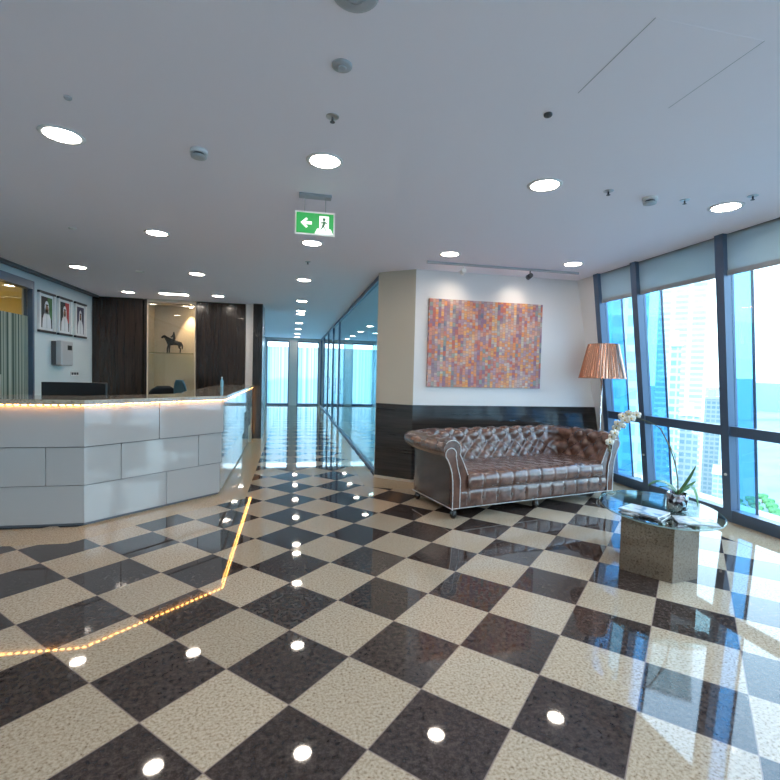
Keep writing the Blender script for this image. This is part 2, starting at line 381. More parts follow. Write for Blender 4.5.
# ------------------------------------------------------------------ reception desk
P = [(-3.25,4.63),(-1.815,4.63),(-.80,5.62),(-.81,9.62)]
def offs(poly, d):     # offset an open polyline to its right-hand (visitor) side
    out = []
    ns = []
    for a, b in zip(poly, poly[1:]):
        L = math.hypot(b[0]-a[0], b[1]-a[1]); ns.append(((b[1]-a[1])/L, -(b[0]-a[0])/L))
    for i, p in enumerate(poly):
        if i == 0: n = ns[0]; k = 1
        elif i == len(poly)-1: n = ns[-1]; k = 1
        else:
            n = (ns[i-1][0]+ns[i][0], ns[i-1][1]+ns[i][1]); L = math.hypot(*n); n = (n[0]/L, n[1]/L); k = 1/(n[0]*ns[i][0]+n[1]*ns[i][1])
        out.append((p[0]+n[0]*d*k, p[1]+n[1]*d*k))
    return out
desk = thing('reception_desk', 'long angled reception desk clad in pale glossy panels under a stone top', 'reception desk', (-2,6,0))
def band(poly, d0, d1, z0, z1):
    return MB().prism(offs(poly,d1)+offs(poly,d0)[::-1], z0, z1)
band(P,-.10,-.03,0,1.085).build('body', M['seam'], desk, world=True)
band(P,-.10,-.02,0,.021).build('plinth', M['plinth'], desk, world=True)
rows = [(.024,.366,0.0,.5),(.373,.714,.018,0),(.721,1.085,.036,.5)]
for ri,(z0,z1,d,ph) in enumerate(rows):
    pm = MB(); poly = offs(P, d)
    for si,(a,b) in enumerate(zip(poly, poly[1:])):
        L = math.hypot(b[0]-a[0], b[1]-a[1]); ux, uy = (b[0]-a[0])/L, (b[1]-a[1])/L; nx, ny = uy, -ux
        cuts = {0:[[.62],[.32,1.05],[.10]][ri] if False else [[.1],[1.135],[.05]][ri], 1:[[.78],[.32,1.14],[.69]][ri], 2:[[1.2,2.5],[.55,1.85,3.2],[1.2,2.5]][ri]}[si]
        ss = [0]+cuts+[L]
        for s0, s1 in zip(ss, ss[1:]):
            g = .003; s0 += g if s0 > 0 else 0; s1 -= g if s1 < L else 0
            q = [(a[0]+ux*s0, a[1]+uy*s0), (a[0]+ux*s1, a[1]+uy*s1)]
            pm.prism([q[0], q[1], (q[1][0]-nx*.05, q[1][1]-ny*.05), (q[0][0]-nx*.05, q[0][1]-ny*.05)][::-1] if False else [q[0],q[1],(q[1][0]-nx*.028,q[1][1]-ny*.028),(q[0][0]-nx*.028,q[0][1]-ny*.028)], z0, z1)
    o = pm.build('front_panels', M['panelwhite'], desk, .003, True)
band(P,-.56,.075,1.102,1.142).build('stone_top', M['slab'], desk, .004, True)
band(P,-.38,-.34,.0,.74).build('inner_panel', M['seam'], desk, world=True)
band(P,-.34,-.10,.70,.74).build('inner_shelf', M['seam'], desk, world=True)
ledm = MB(); oc = offs(P, .050); lv = []; lm = []
for a, b in zip(oc, oc[1:]):
    L = math.hypot(b[0]-a[0], b[1]-a[1]); n = int(L/.056); nx, ny = (b[1]-a[1])/L*.005, -(b[0]-a[0])/L*.005
    for i in range(n):
        for s_, mi in (((i+.32)/n, 1), ((i+.68)/n, 0)):
            x = a[0]+(b[0]-a[0])*s_; y = a[1]+(b[1]-a[1])*s_
            lv.append([(x+nx,y+ny,1.0965),(x-nx,y-ny,1.0965),(x-nx,y-ny,1.0915),(x+nx,y+ny,1.0915)]); lm.append(mi)
ledm.loft(lv, 0, True, True, False)
for i in range(len(lv)-1):
    for q in range(4): ledm.m[i*4+q] = 1-lm[i]
band(P,.040,.060,1.097,1.102).build('led_channel', M['alu'], desk, world=True)
ledm.build('led_strip', [M['alu'], M['led']], desk, world=True)

MB().box(-.805,-.79,9.66,9.672,.06,1.08).build('end_glow_strip', emis('amber_glow_soft', (1,.50,.16), 3.5), desk, world=True)  # added glowing strip stands in for warm light on the wall end
MB().box(-.88,-.785,9.63,9.658,0,1.10).build('end_panel', M['beige'], desk, world=True)
# inner work desk
t = thing('work_desk', 'low dark work surface hidden behind the reception desk', 'desk', (-2.6,6.0,0))
MB().box(-3.5,-1.9,5.55,6.25,.70,.73).build('desk_top', M['dgrey'], t, .003, True)
for x in (-3.45,-1.98):
    for y in (5.6,6.15): MB().box(x,x+.05,y,y+.05,0,.70).build('leg', M['dgrey'], t, world=True)
t = thing('computer_monitor', 'wide black monitor seen from behind above the left of the reception desk', 'monitor', (-2.45,6.0,.73), 0)
MB().box(-.335,.335,-.02,.02,.13,.52).build('screen_housing', M['black'], t, .006)
MB().box(-.325,.325,.02,.022,.14,.51).build('screen', mat('screen_dark', (.01,.012,.015), .1), t)
MB().box(-.03,.03,-.045,-.02,.05,.33).build('stand_neck', M['black'], t, .004)
MB().box(-.13,.13,-.10,.10,0,.012).build('stand_foot', M['black'], t, .004)
def office_chair(loc, rz, label, m, hz):
    t = thing('office_chair', label, 'office chair', loc, rz, 'office chairs behind the reception desk')
    MB().lathe([(.03,.0),(.235,.40*0+.03),(.24,.07),(.03,.075)] if False else [(.22,.44),(.25,.46),(.25,.50),(.20,.53)], (0,0,0), 24).build('seat', M['dgrey'], t)
    bk = MB(); rings = []
    for k in range(11):
        f = k/10; z = .58+f*(hz-.58); w = .20+.05*math.sin(f*PI) if f < .85 else .20-.10*((f-.85)/.15)**2
        y = .20+.05*f*f; ring = []
        for i in range(16):
            a = 2*PI*i/16; ring.append((w*math.cos(a), y+.028*math.sin(a)-.045*math.cos(a)**2*-1, z))
        rings.append(ring)
    bk.loft(rings); bk.build('backrest', m, t)
    for s in (-1,1): MB().tube([(s*.24,.05,.48),(s*.29,.05,.55),(s*.29,.04,.70),(s*.28,-.10,.72),(s*.28,.14,.72)], .016).build('armrest', M['black'], t)
    MB().cyl((0,0),.025,.08,.45).build('gas_column', M['chrome'], t)
    for k in range(5):
        a = 2*PI*k/5; lg = MB().tube([(0,0,.10),(.28*math.cos(a),.28*math.sin(a),.065)], [.025,.015]).build('leg', M['black'], t)
        MB().lathe([(.028,-.015),(.03,0),(.028,.015)], (.28*math.cos(a),.28*math.sin(a),.031), 12, axis='y').build('caster', M['black'], lg)
    MB().tube([(0,.10,.46),(0,.24,.50),(0,.27,.70)], .02).build('back_support', M['black'], t)
    return t
office_chair((-1.57,8.30,0), 2.2, 'blue padded office chair with high back in front of the display niche', mat('teal_fabric', (.04,.15,.22), .5), 1.25)
office_chair((-2.33,8.95,0), -2.6, 'low black office chair left of the blue office chair behind the desk', M['black'], 1.13)
t = thing('water_bottle', 'slim pale blue bottle standing on the right wing of the reception desk', 'bottle', (-1.12,8.0,1.142))
MB().lathe([(.022,0),(.024,.01),(.024,.11),(.010,.14),(.010,.155)], n=16).build('bottle_body', mat('pale_blue_plastic', (.3,.6,.75), .2), t)
MB().lathe([(.012,.155),(.012,.175)], n=16).build('cap', M['white'], t)

# ------------------------------------------------------------------ left wall items
M['rail'] = mat('brown_rail', (.03,.025,.025), .3)
skin = mat('portrait_skin', (.30,.17,.11), .6); robe = mat('portrait_robe', (.72,.74,.78), .6)
def portrait(y0, y1, bg1, bg2, label, dark_head=False):
    z0, z1 = 1.955, 2.600; t = thing('picture_frame', label, 'framed portrait', (XL, (y0+y1)/2, z0), 0, 'framed portraits on the left wall')
    w = .05; X = XL+.003
    for ya in (y0, y1-w): MB().box(X,X+.035,ya,ya+w,z0+.035,z1-.035).build('frame_side', M['white'], t, .003, True)
    for za in (z0, z1-.035): MB().box(X,X+.04,y0,y1,za,za+.035).build('frame_rail', M['rail'], t, .003, True)
    MB().box(X,X+.012,y0+w,y1-w,z0+.035,z1-.035).build('mount_board', mat('mount_white', (.75,.77,.8), .6), t, world=True)
    a, b, c, d = y0+.085, y1-.08, z0+.075, z1-.08; W = b-a; Hh = d-c; x = X+.013
    p = MB()
    p.box(x,x+.001,a,b,c,d,0)
    p.box(x+.001,x+.002,a+W*.58,b,c+Hh*.3,d,1)
    def poly(pts, k, mi): p.add([(x+.002+k*.0008, a+W*u, c+Hh*v) for u, v in pts], [tuple(range(len(pts)))], mi)
    def ell(cu, cv, ru, rv, k, mi, n=18): poly([(cu+ru*math.cos(2*PI*i/n), cv+rv*math.sin(2*PI*i/n)) for i in range(n)], k, mi)
    poly([(.10,0),(.9,0),(.86,.30),(.74,.46),(.60,.52),(.40,.52),(.26,.46),(.14,.30)], 1, 2)     # robe
    poly([(.47,0),(.53,0),(.53,.5),(.47,.5)], 2, 5)
    ell(.5,.66,.20,.22,2,2); poly([(.30,.42),(.70,.42),(.70,.66),(.30,.66)], 2, 2)                 # headscarf
    ell(.5,.63,.115,.135,3,3); ell(.5,.555,.075,.05,4,4)                                            # face, beard
    poly([(.37,.73),(.63,.73),(.63,.765),(.37,.765)], 4, 4)                                          # cord
    p.build('portrait', [bg1,bg2,robe,skin,mat('portrait_dark', (.03,.02,.02), .6),mat('robe_fold',(.45,.47,.52),.6)], t, world=True)
g_ = mat('portrait_green', (.05,.16,.05), .6); r_ = mat('portrait_red', (.45,.05,.05), .6); k_ = mat('portrait_black', (.02,.02,.025), .6); v_ = mat('portrait_violet', (.05,.045,.09), .6)
portrait(8.19,8.70,k_,g_,'framed portrait of a person in white robe with green behind, leftmost of three')
portrait(8.80,9.29,k_,r_,'framed portrait of a person in white robe with red behind, middle of three')
portrait(9.42,9.88,v_,v_,'framed portrait of a person in white robe on dark violet, nearest the dark cupboards')
t = thing('wall_dispenser', 'grey box unit mounted on the left wall below the framed portraits', 'dispenser', (XL, 8.95, 1.46))
MB().box(XL+.002,XL+.07,8.62,9.02,1.45,1.84).build('back_box', M['dgrey'], t, .006, True)
MB().box(XL+.07,XL+.16,8.61,9.03,1.44,1.85).build('front_cover', M['lgrey'], t, .02, True)
MB().box(XL+.160,XL+.163,8.82,8.97,1.70,1.78).build('display', M['black'], t, world=True)
MB().box(XL+.06,XL+.10,9.03,9.05,1.58,1.68).build('side_latch', M['dgrey'], t, world=True)
t = thing('switch_plate', 'small pale plate with three dark switches low on the left wall', 'switch', (XL, 9.5, 1.28))
MB().box(XL+.001,XL+.010,9.30,9.62,1.255,1.335).build('plate', M['white'], t, .002, True)
for i in range(3): MB().box(XL+.010,XL+.016,9.325+i*.10,9.385+i*.10,1.275,1.318).build('switch', M['black'], t, world=True)

# horse statuette: rider on horse, head to the left
hz = 1.752; hx = -2.42; hy = YB+.25
bronze = mat('dark_bronze', (.03,.028,.024), .35, .6)
t = thing('horse_statuette', 'small dark bronze statuette of a horse and rider on the glass shelf', 'statuette', (hx,hy,hz))
def skinmesh(name, verts, edges, radii, m, parent, lv=2):
    me = bpy.data.meshes.new(name); me.from_pydata(verts, edges, []); me.materials.append(m)
    o = bpy.data.objects.new(name, me); col.objects.link(o); o.parent = parent
    bpy.context.view_layer.objects.active = o
    md = o.modifiers.new('skin','SKIN'); md.use_smooth_shade = True
    if not me.skin_vertices: 
        import bmesh as _b
        bm = _b.new(); bm.from_mesh(me); bm.verts.layers.skin.verify(); bm.to_mesh(me); bm.free()
    for i, r in enumerate(radii):
        me.skin_vertices[0].data[i].radius = (r,r) if not isinstance(r, tuple) else r
    me.skin_vertices[0].data[0].use_root = True
    s = o.modifiers.new('sub','SUBSURF'); s.levels = lv; s.render_levels = lv
    return o
S = .41
def hv(p): return (p[0]*S, p[1]*S, p[2]*S)
V = [(.22,0,.56),(0,0,.54),(-.22,0,.58),(-.36,0,.74),(-.46,0,.86),(-.60,0,.74),   # body, chest, neck, poll, muzzle
     (.27,.07,.42),(.22,.08,.28),(.30,.08,.24),(.27,.08,.02),      # hind L
     (.27,-.07,.42),(.26,-.08,.28),(.33,-.08,.24),(.31,-.08,.02),  # hind R
     (-.22,.07,.40),(-.24,.07,.22),(-.23,.07,.02),
     (-.22,-.07,.40),(-.30,-.07,.24),(-.29,-.07,.02),
     (.33,0,.55),(.40,0,.38),(.39,0,.20)]
E_ = [(1,0),(1,2),(2,3),(3,4),(4,5),(0,6),(6,7),(7,8),(8,9),(0,10),(10,11),(11,12),(12,13),(2,14),(14,15),(15,16),(2,17),(17,18),(18,19),(0,20),(20,21),(21,22)]
Rd = [.15,.14,.155,.10,.085,.05,.085,.045,.034,.03,.085,.045,.034,.03,.06,.036,.03,.06,.036,.03,.035,.045,.025]
# put root first: swap handled by index 0 as root
skinmesh('horse_body', [hv(p) for p in V], E_, [r*S for r in Rd], bronze, t)
V = [(.02,0,.70),(.02,0,.82),(.0,0,.94),(-.01,0,1.0),(-.01,0,1.08),(-.06,.10,.86),(-.16,.06,.80),(-.06,-.10,.86),(-.16,-.06,.80),(-.06,.13,.62),(.0,.14,.42),(-.06,-.13,.62),(.0,-.14,.42)]
E2 = [(0,1),(1,2),(2,3),(3,4),(2,5),(5,6),(2,7),(7,8),(0,9),(9,10),(0,11),(11,12)]
skinmesh('rider', [hv(p) for p in V], E2, [r*S for r in [.07,.06,.065,.03,.055,.03,.02,.03,.02,.045,.025,.045,.025]], bronze, t)
MB().box(-.15,.15,-.05,.05,0,.008).build('base', bronze, t)
t = thing('niche_spotlight', 'small warm spotlight under the top of the display niche', 'spotlight', (-2.10,YB+.30,2.76))
MB().lathe([(.04,-.04),(.045,0)], n=20).build('housing', M['alu'], t)
MB().lathe([(.032,-.043),(.032,-.041)], n=20).build('bulb', emis('warm_bulb', (1,.75,.45), 30), t)
L = bpy.data.lights.new('niche_spot','SPOT'); L.energy = 38; L.color = (1,.72,.40); L.spot_size = 1.0; L.spot_blend = .8; L.shadow_soft_size = .03
lo = bpy.data.objects.new('niche_spot_light', L); col.objects.link(lo); lo.parent = t; lo.location = (0,0,-.06)
lo.rotation_euler = (math.radians(14), math.radians(4), 0)

# ------------------------------------------------------------------ ceiling fittings
GL = 'round recessed downlights in the ceiling'
def downlight(loc, label, r=.096):
    t = thing('ceiling_light', label, 'downlight', loc, 0, GL)
    MB().lathe([(r,-.004),(r+.004,-.007),(r+.022,-.006),(r+.026,0),(r,0)], n=36, caps=False).build('trim_ring', M['white'], t)
    MB().lathe([(.001,-.0035),(r,-.0035),(r,-.001),(.001,-.001)], n=36).build('diffuser', M['lamp'], t)
    return t
xs = [-2.93,-1.36,.17,1.72,3.27]
first = None
def place(x, y, label):
    global first
    if first is None: first = downlight((x,y,H), label); return first
    return dup(first, (x,y,H), label)
lab3 = {-1.36:'large glowing downlight at the upper left of the ceiling, left of the smoke detector', .17:'glowing downlight just in front of the green exit sign',
        1.72:'glowing downlight on the right half of the ceiling, left of a smoke detector', 3.27:'glowing downlight nearest the window wall at the upper right'}
lab5 = {-1.36:'glowing downlight above the angled corner of the reception desk', .17:'glowing downlight seen directly under the green exit sign',
        1.72:'glowing downlight above the left end of the track light rail', 3.27:'glowing downlight by the window end of the track light rail'}
lab7 = {-2.93:'downlight near the left wall, in front of the portrait frames', -1.36:'downlight halfway between desk corner and the back cupboards', .17:'downlight at the corridor mouth, second one behind the exit sign'}
lab9 = {-2.93:'downlight close to the left cupboard front', -1.36:'downlight close to the right cupboard front', .17:'first downlight inside the corridor, level with the cupboards'}
pos = {3:{-1.36:(-1.371,3.188),.17:(.187,3.123),1.72:(1.751,3.094),3.27:(3.327,3.104)}, 5:{-1.36:(-1.378,5.214),.17:(.185,5.118),1.72:(1.738,5.112),3.27:(3.304,5.113)},
       7:{-2.93:(-2.952,7.323),-1.36:(-1.381,7.276),.17:(.151,7.208)}, 9:{-2.93:(-2.981,9.44),-1.36:(-1.392,9.318),.17:(.165,9.364)}}
for r_, lb in ((3,lab3),(5,lab5),(7,lab7),(9,lab9)):
    for x, (px_, py_) in pos[r_].items(): place(px_, py_, lb[x])
for y, lb in ((10.93,'corridor downlight, nearer of the close pair'),(11.50,'corridor downlight, farther of the close pair'),(13.66,'corridor downlight, first beyond the close pair'),
              (15.6,'corridor downlight, second beyond the close pair'),(17.6,'corridor downlight, next to last before the end glazing'),(19.4,'corridor downlight nearest the end glazing')): place(.17, y, lb)
for x in xs[1:]:
    for y in (1.05,-1.0): place(x, y, 'downlight in the ceiling behind or above the photo edge')
for x, y in ((-5.2,9.4),(-5.2,8.5),(-5.2,7.6),(-5.2,6.7),(-6.4,9.4),(-6.4,8.5),(-6.4,7.6),(-4.4,8.5)):  # extra hidden lamps, added to brighten the office behind the glass
    o = place(x, y, 'unseen downlight added to brighten the yellow office at the left'); o.location.z = 2.789
for y in (8.5,12.0,16.0): place(2.8, y, 'downlight inside the room behind the corridor glass')
t = thing('linear_light', 'wide flat rectangular ceiling light in front of the display niche', 'ceiling light', (-2.177,9.37,H))
MB().box(-.26,.26,-.10,.10,-.006,0).build('frame', M['white'], t)
MB().box(-.235,.235,-.075,.075,-.009,-.0062).build('diffuser', M['lamp'], t)

def smoke(loc, label):
    t = thing('smoke_detector', label, 'smoke detector', loc, 0, 'smoke detectors on the ceiling')
    MB().lathe([(.052,0),(.055,-.018),(.045,-.022)][::-1], n=28).build('base', M['white'], t)
    MB().lathe([(.030,-.050),(.046,-.046),(.048,-.036),(.034,-.034),(.034,-.022)], n=28).build('sensor_head', M['lgrey'], t)
    MB().lathe([(.035,-.036),(.035,-.024)], n=20).build('sensor_grille', M['black'], t)
smoke((-.60,3.18,H), 'round smoke detector between the two large downlights on the left')
smoke((2.63,3.10,H), 'round smoke detector between the two downlights on the right')
def sprinkler(x, y, label):
    t = thing('sprinkler', label, 'sprinkler', (x,y,H), 0, 'small sprinkler heads in the ceiling')
    MB().lathe([(.026,-.005),(.034,-.003),(.036,0)], n=24).build('escutcheon', M['alu'], t)
    MB().lathe([(.006,-.028),(.006,-.005)], n=10).build('stem', M['dgrey'], t)
    MB().lathe([(.014,-.030),(.014,-.028)], n=14).build('deflector', M['dgrey'], t)
for a in ((.19,2.58,'sprinkler head between the round cover plate and the downlight at the top centre'),(2.25,3.07,'sprinkler head left of the right smoke detector'),
          (2.91,3.07,'sprinkler head right of the right smoke detector'),
          (.17,6.0,'tiny sprinkler head behind the exit sign'),(3.31,2.87,'tiny sprinkler head nearest the right photo edge')): sprinkler(*a)
def cover(x, y, r, m, label, rib=False):
    t = thing('ceiling_cover', label, 'cover plate', (x,y,H), 0)
    MB().lathe([(.001,-.012),(r*.85,-.012),(r,-.008),(r,0)], n=32).build('disc', m, t)
    MB().lathe([(r*.35,-.016),(r*.45,-.0125)], n=24).build('centre_cap', m, t)
cover(.196,2.144,.045,M['lgrey'],'round grey cover plate on the ceiling at the top centre')
cover(.203,1.735,.085,M['lgrey'],'round grey ceiling speaker cut by the top edge of the photo')
cover(1.288,2.27,.022,M['dgrey'],'small dark round cover left of the ceiling hatch')
cover(-1.15,2.736,.018,M['lgrey'],'tiny round cover above the upper left downlight')
cover(-2.17,7.36,.055,M['white'],'round white detector cover between the two downlights nearest the portraits')
cover(-2.18,5.28,.035,M['white'],'small white cover at the far left of the ceiling above the desk')
t = thing('ceiling_hatch', 'flush square access hatch in the ceiling at the upper right', 'access hatch', (1.585,1.825,H))
f = MB(); a, b = .257, .245
for x0,x1 in ((-a,-a+.003),(a-.003,a)): f.box(x0,x1,-b,b,-.0015,0)
f.box(-a+.003,a-.003,b-.001,b,-.0011,0).build('hatch_gap', M['lgrey'], t)
MB().box(-a+.0035,a-.0035,-b,b,-.0012,0).build('hatch_panel', M['ceiling'], t)

# exit sign
t = thing('exit_sign', 'green exit sign with white arrow and running figure hanging from the ceiling', 'exit sign', (.155,3.72,2.51))
wg = emis('sign_white', (.9,1,.93), .45); gg = mat('sign_green', (.0,.26,.05), .5, emit=(.0,.45,.08), es=.22)
MB().box(-.155,.155,0,.022,-.006,.178).build('sign_panel', M['white'], t, .003)
MB().box(-.143,.143,-.003,-.0005,.008,.164).build('green_face', gg, t)
p = MB(); y = -.0045
def pp(pts, k=0): p.add([(a-.143, y-k*.0006, b+.008) for a, b in pts], [tuple(range(len(pts)))], k)
pp([(.032,.078),(.075,.118),(.088,.106),(.070,.090),(.118,.090),(.118,.066),(.070,.066),(.088,.050),(.075,.038)])   # arrow to the left
p.build('arrow', wg, t)
p = MB()
pp([(.176,.0),(.250,.0),(.250,.138),(.176,.138)]); pp([(.140,.0),(.284,.0),(.265,.040),(.160,.040)])
p.build('doorway', wg, t)
p = MB()
def q2(pts): p.add([(a-.143, y-.002, b+.008) for a, b in pts], [tuple(range(len(pts)))])
q2([(.212+.012*math.cos(2*PI*i/14), .112+.012*math.sin(2*PI*i/14)) for i in range(14)])
q2([(.196,.060),(.212,.052),(.226,.094),(.208,.100)]); q2([(.186,.088),(.212,.096),(.214,.088),(.190,.078)]); q2([(.216,.096),(.240,.084),(.236,.077),(.216,.086)])
q2([(.198,.064),(.210,.056),(.192,.030),(.176,.030),(.178,.038),(.188,.038)]); q2([(.206,.062),(.216,.054),(.232,.030),(.236,.012),(.226,.012),(.222,.028)])
p.build('running_figure', mat('sign_dark_green', (0,.18,.06), .4), t)
MB().box(-.125,.125,-.02,.06,.29,.31).build('ceiling_mount', M['lgrey'], t, .004)
for x in (-.08,.08): MB().tube([(x,.011,.178),(x,.011,.30)], .0022).build('hanger', M['lgrey'], t)

# track light
t = thing('track_light', 'thin grey track rail with two small spot heads above the painting', 'track light', (2.62,5.50,H))
MB().box(-1.04,1.02,-.012,.012,-.028,0).build('rail', M['lgrey'], t)
for x, m in ((-.57,M['white']),(.33,M['dgrey'])):
    h = MB().tube([(x,0,-.028),(x,0,-.06)], .008).tube([(x,-.03,-.085),(x,.05,-.10)], [.028,.034], 16).build('spot_head', m, t)
    MB().lathe([(.028,0),(.028,.003)], (x,.052,-.1005), 16, axis='y').build('spot_lens', emis('spot_lens', (1,.9,.75), 6), h)
for x in (-.57,.33):
    L = bpy.data.lights.new('track_spot','SPOT'); L.energy = 3; L.color = (1,.85,.68); L.spot_size = 1.5; L.spot_blend = 1; L.shadow_soft_size = .03
    lo = bpy.data.objects.new('track_spot_light', L); col.objects.link(lo); lo.parent = t; lo.location = (x,.07,-.105); lo.rotation_euler = (math.radians(48),0,0)

# ------------------------------------------------------------------ painting
m = mat('painting_patches', rough=.6); k = N(m); sp = k.n('ShaderNodeSeparateXYZ'); k.l(k.coord(), sp.inputs[0])
wob = k.noise(k.coord(), 6, 2)
xx = k.math('ADD', k.math('MULTIPLY', sp.outputs[0], 25), k.math('MULTIPLY', wob, .5)); cx = k.math('FLOOR', xx)
wn1 = k.n('ShaderNodeTexWhiteNoise', noise_dimensions='1D'); k.l(cx, wn1.inputs['W'])
zz = k.math('ADD', k.math('MULTIPLY', sp.outputs[2], k.math('ADD', k.math('MULTIPLY', wn1.outputs['Value'], 22), 14)), k.math('MULTIPLY', wn1.outputs['Value'], 17)); cz = k.math('FLOOR', zz)
cb = k.n('ShaderNodeCombineXYZ'); k.l(cx, cb.inputs[0]); k.l(cz, cb.inputs[1])
wn2 = k.n('ShaderNodeTexWhiteNoise', noise_dimensions='2D'); k.l(cb.outputs[0], wn2.inputs['Vector'])
big = k.noise(cb.outputs[0], .13, 2)
mpn = k.n('ShaderNodeMapping'); k.l(cb.outputs[0], mpn.inputs[0]); mpn.inputs['Scale'].default_value = (.45,.07,1)
big2 = k.noise(mpn.outputs[0], 1, 1)
sel = k.math('ADD', k.math('ADD', k.math('MULTIPLY', wn2.outputs['Value'], .40), k.math('MULTIPLY', wn1.outputs['Value'], .42)), k.math('MULTIPLY', k.math('SUBTRACT', big2, .36), .9))
pal = k.ramp(sel, [(0,(.16,.18,.26)),(.16,(.30,.34,.30)),(.25,(.34,.18,.26)),(.35,(.62,.16,.12)),(.44,(.70,.30,.20)),(.52,(.50,.30,.34)),(.60,(.82,.30,.10)),(.68,(.62,.46,.40)),(.76,(.85,.42,.14)),(.84,(.60,.55,.42)),(.91,(.80,.62,.48)),(.98,(.45,.55,.48))], True)
blob = k.noise(k.coord(), 3.2, 3)
pal = k.mix(k.ramp(blob, [(.50,(0,0,0)),(.70,(.55,.55,.55))]), pal, (.80,.62,.50))
pal = k.mix(k.ramp(k.noise(mpn.outputs[0], 1.7, 2), [(.52,(0,0,0)),(.72,(.75,.75,.75))]), pal, (.22,.18,.24))
fxx = k.math('ABSOLUTE', k.math('SUBTRACT', k.math('FRACT', xx), .5)); edge = k.math('GREATER_THAN', fxx, .44)
fzz = k.math('ABSOLUTE', k.math('SUBTRACT', k.math('FRACT', zz), .5)); edge2 = k.math('GREATER_THAN', fzz, .41)
cc = k.mix(k.math('MULTIPLY', k.math('MAXIMUM', edge, edge2), .40), pal, (.30,.17,.15))
k.l(cc, k.b.inputs['Base Color'])
k.bump(k.noise(k.coord(), 90, 3), .3, .003)
t = thing('painting', 'large unframed abstract painting of small orange, red and purple patches above the sofa', 'painting', (2.57,5.963,1.28))
MB().box(-.82,.82,-.035,0.0,0,1.165).build('canvas', [m], t, .003)

# ------------------------------------------------------------------ Chesterfield sofa
SA = math.radians(13); SLn = 2.25; SD = .91
sofa = thing('sofa', 'brown leather button-tufted sofa with rolled arms against the wainscot wall', 'sofa', (1.565,4.345,0), SA)
def puff(s, t, ds, dt):
    u, v = s/ds, t/dt; p = (u+v)/2; q = (u-v)/2
    return (abs(math.sin(PI*p))*abs(math.sin(PI*q)))**.42
TA = .20; RC = (.205,.698); RR = .096
# inner face + roll profile (o outward from the seat edge, z)
prof = []
for k_i in range(15):
    f = k_i/14; z = .36+f*(.66-.36); o = .0+.118*(f**1.3); prof.append((o, z))
for k_i in range(1,21):
    a = math.radians(197-k_i*(197+55)/20); prof.append((RC[0]+RR*math.cos(a), RC[1]+RR*math.sin(a)))
# arc length
pl = [0]
for a, b in zip(prof, prof[1:]): pl.append(pl[-1]+math.hypot(b[0]-a[0], b[1]-a[1]))
# path of the seat edge
rc = .07; x0, x1, yb = TA, SLn-TA, SD-.22
path = []   # (x,y,nx,ny)
def lin(a, b, n, nx, ny):
    for i in range(n): f = i/n; path.append((a[0]+(b[0]-a[0])*f, a[1]+(b[1]-a[1])*f, nx, ny))
lin((x0,.035),(x0,yb-rc),44,-1,0)
for i in range(14):
    a = PI+(-PI/2)*i/14; q_ = 1+.8*(1/max(abs(math.cos(a)),abs(math.sin(a)))-1); path.append((x0+rc+rc*math.cos(a), yb-rc+rc*math.sin(a), q_*math.cos(a), q_*math.sin(a)))
lin((x0+rc,yb),(x1-rc,yb),120,0,1)
for i in range(14):
    a = PI/2-PI/2*i/14; q_ = 1+.8*(1/max(abs(math.cos(a)),abs(math.sin(a)))-1); path.append((x1-rc+rc*math.cos(a), yb-rc+rc*math.sin(a), q_*math.cos(a), q_*math.sin(a)))
lin((x1,yb-rc),(x1,.035),44,1,0); path.append((x1,.035,1,0))
DS = .102; DT = .098
total = 0; sl = [0]
for a, b in zip(path, path[1:]): total += math.hypot(b[0]-a[0], b[1]-a[1]); sl.append(total)
# normalise so the pattern repeats evenly
DS = total/round(total/DS)
def psurf(i, j, disp):
    x, y, nx, ny = path[i]; o, z = prof[j]
    a = prof[max(j-1,0)]; b = prof[min(j+1,len(prof)-1)]; tx, tz = b[0]-a[0], b[1]-a[1]; L = math.hypot(tx,tz); no, nz = -tz/L, tx/L
    o2 = o+no*disp; z2 = z+nz*disp
    return (x+nx*o2, y+ny*o2, z2)
rings = []
for i in range(len(path)):
    ring = []
    for j in range(len(prof)):
        fade = 1 if pl[j] < .47 else max(0, 1-(pl[j]-.47)/.08)
        ef = min(1, sl[i]/.03, (total-sl[i])/.03)
        ring.append(psurf(i, j, (.050*puff(sl[i], pl[j]-.30, DS, DT)-.020)*fade*ef))
    rings.append(ring)
MB().loft(rings, 0, closed=False, caps=False).build('tufted_back_and_arms', M['leather'], sofa)
# outer shell
oprof = [(.21,.615),(.205,.58),(.20,.50),(.20,.30),(.20,.105)]
rings = [[(x+nx*o, y+ny*o, z) for o, z in oprof] for x, y, nx, ny in path]
MB().loft(rings, 0, closed=False, caps=False).build('outer_shell', M['leather_d'], sofa)
# buttons
btn = []
def at_pl(tl):
    for j in range(len(pl)-1):
        if pl[j+1] >= tl: return j
    return len(pl)-1
for r in range(-4,4):
    tl = .30+r*DT
    if tl < .02 or tl > .48: continue
    j = at_pl(tl); n = int(total/DS)
    for c in range(0, n+1):
        if (c+r) % 2: continue
        s = c*DS
        if s < .04 or s > total-.04: continue
        i = min(range(len(sl)), key=lambda q: abs(sl[q]-s)); btn.append(psurf(i, j, -.016))
b0 = MB().sphere((0,0,0), .012, 8).build('tufting_button', M['leather_d'], sofa); b0.location = btn[0]
for q_ in btn[1:]:
    c_ = b0.copy(); col.objects.link(c_); c_.location = q_
